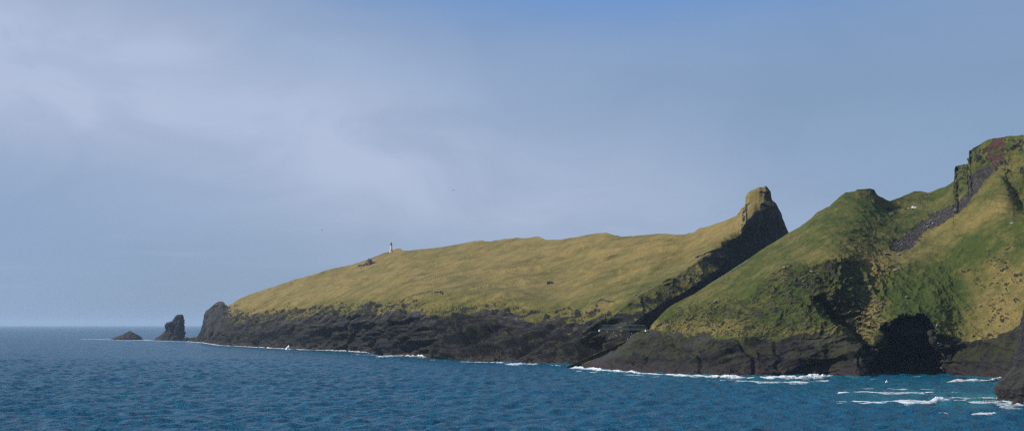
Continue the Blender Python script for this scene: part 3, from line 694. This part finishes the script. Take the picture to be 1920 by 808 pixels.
# ------------------------------------------------------------------ footbridge
M_STEEL = simple('green_steel', (.022, .055, .048), .55, .2, .5)
M_STEELP = simple('galvanised_steel', (.03, .048, .048), .5, .15, .5, .0)
M_DECK = simple('deck_planks', (.12, .12, .115), .9, .3, 1.5)
def bridge():
    dy = 1030.0
    a = P3(np.float64(1126), np.float64(617.5), np.float64(dy+16)); b = P3(np.float64(1213), np.float64(617.5), np.float64(dy-14))
    A, Bv = Vector(a), Vector(b); Bv.z = A.z = (A.z+Bv.z)/2
    L = (Bv-A).length; ang = math.atan2(Bv.y-A.y, Bv.x-A.x)
    r = empty('footbridge', A); r.rotation_euler.z = ang
    tag(r, 'slender green steel truss footbridge across the gap between islet and near coast', 'bridge')
    H, w = 3.3, 2.2; n = 12; i0 = 2.6
    MB().box((L/2, 0, .05), (L, w-.3, .14)).build('deck', M_DECK, r)
    for sy in (-1, 1):
        y_ = sy*w/2
        mb = MB().box((L/2, y_, 0), (L, .2, .34)).box((L/2, y_, H), (L-2*i0, .18, .2))
        t = mb.build('girder', M_STEELP, r)
        mb = MB(); X = [i0+(L-2*i0)*i/n for i in range(n+1)]
        mb.bar((0, y_, .1), (i0, y_, H), .1); mb.bar((L, y_, .1), (L-i0, y_, H), .1)
        for i in range(n):
            mb.bar((X[i], y_, .1), (X[i], y_, H), .06)
            m_ = (X[i]+X[i+1])/2
            mb.bar((X[i], y_, H-.1), (m_, y_, .15), .05); mb.bar((m_, y_, .15), (X[i+1], y_, H-.1), .05)
        mb.bar((X[n], y_, .1), (X[n], y_, H), .06)
        mb.build('lattice', M_STEEL, t)
        rail = MB()
        for q in (.55, 1.1): rail.bar((0, y_*.86, q), (L, y_*.86, q), .04)
        for i in range(24): rail.bar((L*i/23, y_*.86, 0), (L*i/23, y_*.86, 1.1), .03)
        rail.build('handrail', M_STEEL, t)
    mb = MB()
    for i in range(n+1):
        xx = i0+(L-2*i0)*i/n; mb.bar((xx, -w/2, H), (xx, w/2, H), .06)
    mb.build('crossbar', M_STEEL, r)
    for xx in (-.4, L-.4):
        MB().box((xx, 0, -.8), (1.1, w+.4, 1.3)).build('abutment', M_WHITEP, r)
bridge()

# ------------------------------------------------------------------ birds
M_BIRD = simple('dark_feathers', (.05, .05, .055), .8, .2, 4)
M_GULL = simple('white_feathers', (.75, .75, .74), .8, .05, 4)
def bird_parts(root, mat, span):
    s = span/1.6
    body = MB().lathe([(.01, -.45), (.06, -.36), (.12, -.1), (.13, .08), (.09, .24), (.075, .32), (.06, .40), (.01, .52)], (0, 0, 0), 10)
    body.v = [(x_*s, z_*s, y_*s*.9) for x_, y_, z_ in body.v]
    body.build('body', mat, root, True)
    for sx in (-1, 1):
        v = []
        for t_, c, zz, yy in ((.05, .14, .02, .06), (.3, .13, .16, .10), (.55, .10, .16, .04), (.8, .02, .10, -.12)):
            v += [(sx*t_*s, (yy+c)*s, zz*s), (sx*t_*s, (yy-c)*s, zz*s), (sx*t_*s, (yy-c)*s, (zz-.015)*s), (sx*t_*s, (yy+c)*s, (zz-.015)*s)]
        f = [(k*4+i, k*4+(i+1) % 4, k*4+4+(i+1) % 4, k*4+4+i) for k in range(3) for i in range(4)]+[(3, 2, 1, 0), (12, 13, 14, 15)]
        MB().add(v, f).build('wing', mat, root, True)
    MB().add([(-.05*s, -.4*s, 0), (.05*s, -.4*s, 0), (.12*s, -.62*s, 0), (-.12*s, -.62*s, 0), (0, -.45*s, .03*s)], [(0, 1, 4), (1, 2, 4), (2, 3, 4), (3, 0, 4), (3, 2, 1, 0)]).build('tail', mat, root)
for px_, py_, dd, rz, lb in ((604, 432, 700, .9, 'small dark seabird flying left of the lighthouse, lower bird'), (850, 357, 620, -1.1, 'small dark seabird flying high right of the lighthouse')):
    r = empty('seabird', P3(np.float64(px_), np.float64(py_), np.float64(dd))); r.rotation_euler = (0, .25, rz)
    tag(r, lb, 'bird', 'seabirds in flight'); bird_parts(r, M_BIRD, 1.5)
r = empty('seabird', P3(np.float64(1662), np.float64(715), np.float64(760))); r.rotation_euler = (.2, -.9, .6)
tag(r, 'white gull gliding low over the cove in front of the sea cave', 'bird', 'seabirds in flight'); bird_parts(r, M_GULL, 2.2)
gull = MB().lathe([(.02, -.32), (.1, -.2), (.16, 0), (.13, .16), (.08, .24), (.1, .32), (.03, .42)], (0, 0, .15), 8)
gme = None
for i in range(34):
    if i < 24: px_, py_, land = random.uniform(1128, 1205), random.uniform(622, 672), islet
    else: px_, py_, land = random.uniform(1748, 1768), random.uniform(605, 665), coast
    if i < 24 and py_ > 655-(px_-1128)*.5+20: py_ = 630
    p, n_ = land.at(px_, py_)
    if gme is None: o = gull.build('roosting_seabird', M_GULL, None, True); gme = o.data
    else: o = bpy.data.objects.new('roosting_seabird', gme); C.objects.link(o)
    p = p+n_*.3
    o.location = p; o.scale = (1, 1, 1); o.rotation_euler = (.3, 0, random.uniform(0, 6))
    if land is islet: tag(o, 'white seabird perched on the dark wall under the footbridge', 'bird', 'seabirds on the wall under the footbridge')
    else: tag(o, 'white seabird perched on the rock at the right edge of the sea cave', 'bird', 'seabirds beside the sea cave')

# ------------------------------------------------------------------ sea
def sea():
    rows = [30]
    while rows[-1] < 60000:
        d = rows[-1]; k = .05 if d < 330 else (.0027 if d < 1300 else (.007 if d < 4000 else .03))
        rows.append(d*(1+k))
    d = np.array(rows)
    px = np.concatenate([np.linspace(-1400, -40, 40, endpoint=False), np.linspace(-40, 1960, 900), np.linspace(1960, 3300, 41)[1:]])
    X = (px[None]-CX)/F*d[:, None]; Y = d[:, None]+0*X; Z = 0*X
    fade = sstep(6000, 2500, Y)
    r = np.random.default_rng(11)
    for i in range(30):
        lam = 4.5*1.08**i*(.9+.2*r.random()); a = math.radians(-60+r.normal()*58)
        amp = .021*lam*(.6+.8*r.random())*min(1, (9/lam)**.95); ph = r.random()*6.28
        kx, ky = math.cos(a)*6.283/lam, math.sin(a)*6.283/lam
        env = .6+.9*perlin(X/(lam*4)+i, Y/(lam*4), 0*X)
        q = np.sin(X*kx+Y*ky+ph)
        ok = np.clip(lam/np.maximum(.0027*Y*2.6, 1e-3)-.6, 0, 1)
        Z = Z+amp*env*(q+.35*q*q)*fade*ok
    # aerated water near the shores
    pxg_ = CX+X/Y*F
    dsh = np.full_like(X, 1e9)
    di = np.interp(px, islet.px, islet.V2[0, :, 1]); di[(px < 342) | (px > 1095)] = 1e9
    dc = np.interp(px, coast.px, coast.V2[0, :, 1]); dc[px < 1063] = 1e9
    shore = np.minimum(di, dc)
    gap = shore[None]-Y
    n = fbm(X, Y*.5, 0*X, 60, 4)
    aer = .7*sstep(34+50*n, 0, gap)*sstep(-40, 0, gap+40)
    for (cx_, cy_, wx, wy, s_) in ((1660, 738, 120, 8, .9), (1670, 752, 120, 8, 1.0), (1850, 752, 85, 16, 1.5), (1845, 716, 60, 9, .6), (1700, 720, 90, 22, .35), (1480, 715, 120, 9, 1.1), (1250, 706, 160, 6, .8), (1120, 697, 60, 8, .4), (760, 670, 60, 6, .4)):
        yy = HY+CH*F/Y
        aer = aer+.6*s_*np.exp(-(((pxg_-cx_)/wx)**2+((yy-cy_)/wy)**2))*(.8+.9*n)
    o = mesh_obj('sea', np.stack([X, Y, Z], -1).reshape(-1, 3), grid_faces(*X.shape), M_SEA, attrs=dict(aer=np.clip(aer, 0, 1)))
    tag(o, 'choppy dark blue sea', None, None, 'structure')
sea()

# ------------------------------------------------------------------ surf
def surf(label, pts, dens=0.0, shore=None, kind='stuff', name='surf'):
    """pts: (px, py of the foot, height m, half depth m)"""
    p = np.array(pts, float); n = max(40, int((p[-1, 0]-p[0, 0])*1.3)); m = 26
    px = np.linspace(p[0, 0], p[-1, 0], n); py = np.interp(px, p[:, 0], p[:, 1]); h = np.interp(px, p[:, 0], p[:, 2]); w = np.interp(px, p[:, 0], p[:, 3])
    d0 = wd(py)
    if shore is not None: d0 = np.minimum(d0, np.interp(px, shore.px, np.convolve(np.pad(shore.shore, 6, 'edge'), np.ones(13)/13, 'valid'))-w*.5)
    d0 = d0+(0 if shore is not None else 1)*(9*fbm(px/45, 0*px+py[0], 0*px, 1, 3))
    v = np.linspace(-1, 1, m)[:, None]
    Y = d0+v*w; X = (px-CX)/F*Y
    X0 = (px-CX)/F*d0+0*Y
    bump = np.cos(v*np.pi/2)**.8
    nn = fbm(X0, Y*.4, 0*Y, 14, 4); n2 = ridged(X0, Y, 0*Y, 5, 3)
    lump = np.clip(.7+1.6*fbm(X0, Y*.6+p[0, 0], 0*Y, 9, 5, .6), .3, 1.6)
    h = h*.72; Z = .22+h*bump*lump+.8*h*bump*np.clip(nn+.3, -.2, 1)+.3*bump*n2
    e = np.minimum(1, np.arange(n)/10.)*np.minimum(1, np.arange(n)[::-1]/10.)
    Z = .22+(Z-.22)*e
    Y = Y+1.5*nn
    de = dens+.24+.62*bump**1.1-.22*(1-lump)-.22*np.clip(perlin(X0/30, Y/30, 0*Y), 0, 1)+.25*e-.3*(1-e)
    o = mesh_obj(name, np.stack([X, Y, Z], -1).reshape(-1, 3), grid_faces(m, n), M_FOAM, attrs=dict(dens=de))
    return tag(o, label, 'surf', None, kind)
surf('white surf line along the near basalt shelf', [(1063, 692, 1.6, 9), (1085, 693, 2.4, 11), (1130, 697, 2.2, 10), (1200, 702, 1.8, 9), (1260, 705, 1.2, 8), (1330, 709, 1.5, 9), (1360, 711, 2.6, 12), (1420, 712, 2.4, 14), (1480, 713, 2.6, 15), (1540, 712, 3.4, 14), (1556, 710, 3.2, 10), (1575, 710, .6, 6), (1600, 711, .3, 5)], .14, shore=coast)
surf('foam sheet in front of the surf on the near shelf', [(1075, 696, .2, 10), (1200, 705, .2, 10), (1340, 715, .5, 18), (1400, 718, .8, 26), (1500, 719, .9, 28), (1560, 715, .5, 18)], .0)
surf('thin white surf along the islet foot, west half', [(345, 640, .5, 14), (380, 643, 1.2, 14), (400, 647, 2.0, 14), (415, 648, .6, 12), (470, 651, 1.0, 12), (530, 655, 1.8, 10), (548, 656, 1.0, 10), (600, 657, .8, 10), (640, 659, 1.6, 11), (688, 660, 1.8, 10), (698, 661, .3, 8)], .10, shore=islet)
surf('foam fringe along the islet foot, east half', [(800, 675, .8, 8), (850, 679, .4, 6), (900, 680, .6, 6), (945, 682, 1.2, 7), (1000, 684, .9, 7), (1060, 687, .3, 5)], .05, shore=islet)
surf('white breaker on the islet foot left of its jutting rock ledge', [(700, 669, .3, 8), (720, 670, 1.4, 10), (760, 669, 2.2, 11), (785, 668, 3.8, 10), (795, 669, 3.2, 9), (803, 671, .4, 7)], .14, name='breaker', shore=islet)
surf('pale foam streak leading to the white breaker by the ledge', [(655, 665, .3, 9), (690, 666, .6, 10), (735, 667, .4, 9)], -.1)
surf('breaker over a low rock on the islet foot left of the bridge', [(940, 685, .4, 9), (955, 686, 1.6, 10), (975, 686, 2.2, 9), (992, 685, 1.8, 10), (1015, 686, .3, 7)], .08, name='breaker')
surf('rising spray where a wave hits the islet foot under the hut', [(532, 655.5, .6, 7), (537, 656, 3.5, 6), (540.5, 656, 6.2, 5), (542, 656, 7.5, 4), (544, 656, 1.2, 6), (552, 656, .6, 7)], .3, name='breaker')
surf('foam round the humped rock island and the sea stack', [(145, 636, .5, 18), (205, 637, 1.0, 18), (240, 639, .6, 18), (272, 638, 1.4, 20), (290, 639, .8, 18), (350, 641, .6, 16)], .12)
surf('foam slick off the point of the islet', [(318, 640.5, .3, 20), (360, 642, .7, 20), (405, 645, .5, 16)], -.12)
surf('outer breaker line across the mouth of the cove', [(1566, 739, .3, 10), (1600, 738, .9, 18), (1640, 739, .7, 15), (1680, 740, .8, 16), (1740, 738, .6, 15), (1800, 737, .3, 10)], .10, name='breaker')
surf('long curling breaker nearest the camera in the cove', [(1562, 756, .3, 9), (1600, 756, .8, 14), (1650, 757, .8, 14), (1700, 757, 1.3, 18), (1742, 757, 1.9, 16), (1760, 756, 2.6, 14), (1772, 756, 1.4, 12), (1790, 754, .3, 7)], .16, name='breaker')
surf('churning foam field between the cove breakers and the right buttress', [(1765, 751, .3, 14), (1810, 754, .7, 30), (1860, 759, .9, 42), (1920, 762, .9, 46), (1990, 766, .9, 46)], -.03)
surf('foam trail running from the long breaker to the right buttress', [(1690, 748, .2, 10), (1760, 749, .5, 14), (1840, 748, .6, 16), (1890, 746, .8, 16)], 0)
surf('thin lace of foam behind the outer breaker', [(1600, 729, .2, 12), (1700, 731, .25, 14), (1800, 730, .2, 12)], -.08)
surf('small foam patch below the churning foam field', [(1818, 779, .3, 5), (1845, 779, .9, 6), (1873, 777, .4, 5)], .08, name='breaker')
surf('foam scrap on open water left of the small foam patch', [(1754, 775, .3, 4), (1770, 776, .5, 4), (1784, 779, .2, 3)], -.02, name='breaker')
surf('surf sloping onto the low rocks right of the sea cave', [(1768, 718, .5, 9), (1790, 717, 1.6, 10), (1850, 716, 2.0, 11), (1885, 712, 1.6, 9)], .08, name='breaker')
surf('broken foam on the beach line under the sea cave', [(1622, 702, .8, 7), (1660, 699, .9, 6), (1700, 699, .7, 6), (1768, 700, .8, 7)], -.05, shore=coast)
surf('drifting foam flecks in the cove', [(1580, 716, .1, 10), (1640, 712, .2, 9), (1740, 706, .3, 9), (1766, 707, .3, 9)], -.26)
surf('white wash at the foot of the right buttress', [(1862, 745, .8, 7), (1885, 757, 1.2, 8), (1925, 766, 1.5, 8)], .02)

# ------------------------------------------------------------------ air
def haze():
    m = bpy.data.materials.new('sea_haze'); m.use_nodes = True; nt = m.node_tree
    for n_ in list(nt.nodes): nt.nodes.remove(n_)
    out = nt.nodes.new('ShaderNodeOutputMaterial'); v = nt.nodes.new('ShaderNodeVolumePrincipled')
    v.inputs['Color'].default_value = (.62, .78, .98, 1); v.inputs['Density'].default_value = HAZE_D; v.inputs['Anisotropy'].default_value = .1
    nt.links.new(v.outputs[0], out.inputs['Volume'])
    m.cycles.homogeneous_volume = True; m.cycles.volume_sampling = 'DISTANCE'
    mb = MB().box((0, 30000, 100-5), (130000, 62600, 220)); o = mb.build('haze', m)
    tag(o, 'thin blue sea haze', None, None, 'stuff')
HAZE_D = 0.00003
haze()

# ------------------------------------------------------------------ light, sky, camera
SUN_DIR = Vector((-.84, -.24, .50)).normalized()
el = math.asin(SUN_DIR.z); az = math.atan2(SUN_DIR.x, SUN_DIR.y)
L = bpy.data.lights.new('sun', 'SUN'); L.energy = 4.8; L.angle = math.radians(.5); L.color = (1, .95, .87)
so = bpy.data.objects.new('sun', L); C.objects.link(so); so.rotation_euler = (-SUN_DIR).to_track_quat('-Z', 'Y').to_euler(); so.location = (-300, -100, 400)

w = bpy.data.worlds.new('World'); sc.world = w; w.use_nodes = True; g = N(w.node_tree)
bg = w.node_tree.nodes['Background']
sky = g.n('ShaderNodeTexSky', sky_type='NISHITA', sun_disc=False, sun_elevation=el, sun_rotation=az, air_density=1.0, dust_density=.6, ozone_density=2.0, altitude=30)
tc = g.n('ShaderNodeTexCoord').outputs['Generated']
sx = g.n('ShaderNodeSeparateXYZ'); g.l(tc, sx.inputs[0])
X_, Y_, Z_ = sx.outputs
azn = g.math('ARCTAN2', X_, Y_); eln = g.math('ARCSINE', Z_)
def blob(a0, e0, wa, we, rot=0.0):
    """soft patch of cloud centred at azimuth a0, elevation e0 (radians)"""
    da = g.math('SUBTRACT', azn, a0); de = g.math('SUBTRACT', eln, e0)
    c, s_ = math.cos(rot), math.sin(rot)
    u = g.math('ADD', g.math('MULTIPLY', da, c), g.math('MULTIPLY', de, s_)); v = g.math('SUBTRACT', g.math('MULTIPLY', de, c), g.math('MULTIPLY', da, s_))
    q = g.math('ADD', g.math('POWER', g.math('ABSOLUTE', g.math('DIVIDE', u, wa)), 2.0), g.math('POWER', g.math('ABSOLUTE', g.math('DIVIDE', v, we)), 2.0))
    return g.math('EXPONENT', g.math('MULTIPLY', q, -1.0))
nA = g.noise(g.mapping(tc, (1, 1, 2.2), (0, .25, 0)), 7.0, 6, .55, .6)
nB = g.noise(g.mapping(tc, (1, 1, 3.5), (0, .12, 0)), 2.6, 4, .5)
nC = g.noise(g.mapping(tc, (1, 1, 14), (0, .02, 0)), 4.5, 4, .5)
veil = g.math('ADD', g.ramp(nB, .3, .75), g.math('MULTIPLY', g.math('SUBTRACT', nA, .5), .6))
lo = g.ramp(eln, 0.0, .11, 1.0, .0)
bright = g.math('ADD', g.math('MULTIPLY', blob(-.15, .13, .36, .07, -.22), .95), g.math('MULTIPLY', blob(-.36, .17, .2, .05, .0), .6))
bright = g.math('MULTIPLY', bright, g.ramp(nA, .30, .66, .62, 1.08), clamp=True)
clear = blob(.075, .25, .22, .045, 0)
# colours are scene-linear radiances before the 0.1 background strength
skyc = g.n('ShaderNodeVectorMath', operation='MULTIPLY'); g.l(sky.outputs[0], skyc.inputs[0]); skyc.inputs[1].default_value = (.5, .6, .75)
grey = (2.45, 3.55, 5.3)
c1 = g.mix(.72, skyc.outputs[0], grey)
c1 = g.mix(g.math('MULTIPLY', clear, .9), c1, (1.3, 3.0, 6.6))
c1 = g.mix(g.math('MULTIPLY', bright, .9), c1, (5.0, 5.65, 7.4))
c1 = g.mix(g.math('MULTIPLY', g.math('MULTIPLY', veil, g.math('SUBTRACT', 1.0, clear)), .5), c1, (3.1, 4.3, 6.4))
stk = g.math('MULTIPLY', g.ramp(nC, .5, .66), g.math('MULTIPLY', g.ramp(eln, .075, .035), g.ramp(eln, .0, .02)))
c1 = g.mix(g.math('MULTIPLY', stk, .5), c1, (3.4, 4.3, 6.3))
g.l(c1, bg.inputs[0]); bg.inputs[1].default_value = .1

cam = bpy.data.cameras.new('camera'); co = bpy.data.objects.new('camera', cam); C.objects.link(co); sc.camera = co
cam.sensor_width = 36; cam.lens = F/1920*36; cam.shift_y = (HY-404)/1920; cam.clip_start = 1; cam.clip_end = 120000
co.location = (0, 0, CH); co.rotation_euler = (math.pi/2, 0, 0)
vs = sc.view_settings; vs.view_transform = 'Standard'; vs.look = 'None'; vs.exposure = 0; vs.gamma = 1; vs.use_curve_mapping = False
sc.cycles.volume_bounces = 1; sc.cycles.max_bounces = 6; sc.cycles.transparent_max_bounces = 12; sc.cycles.use_denoising = False; sc.cycles.use_adaptive_sampling = False; sc.cycles.filter_width = 1.3
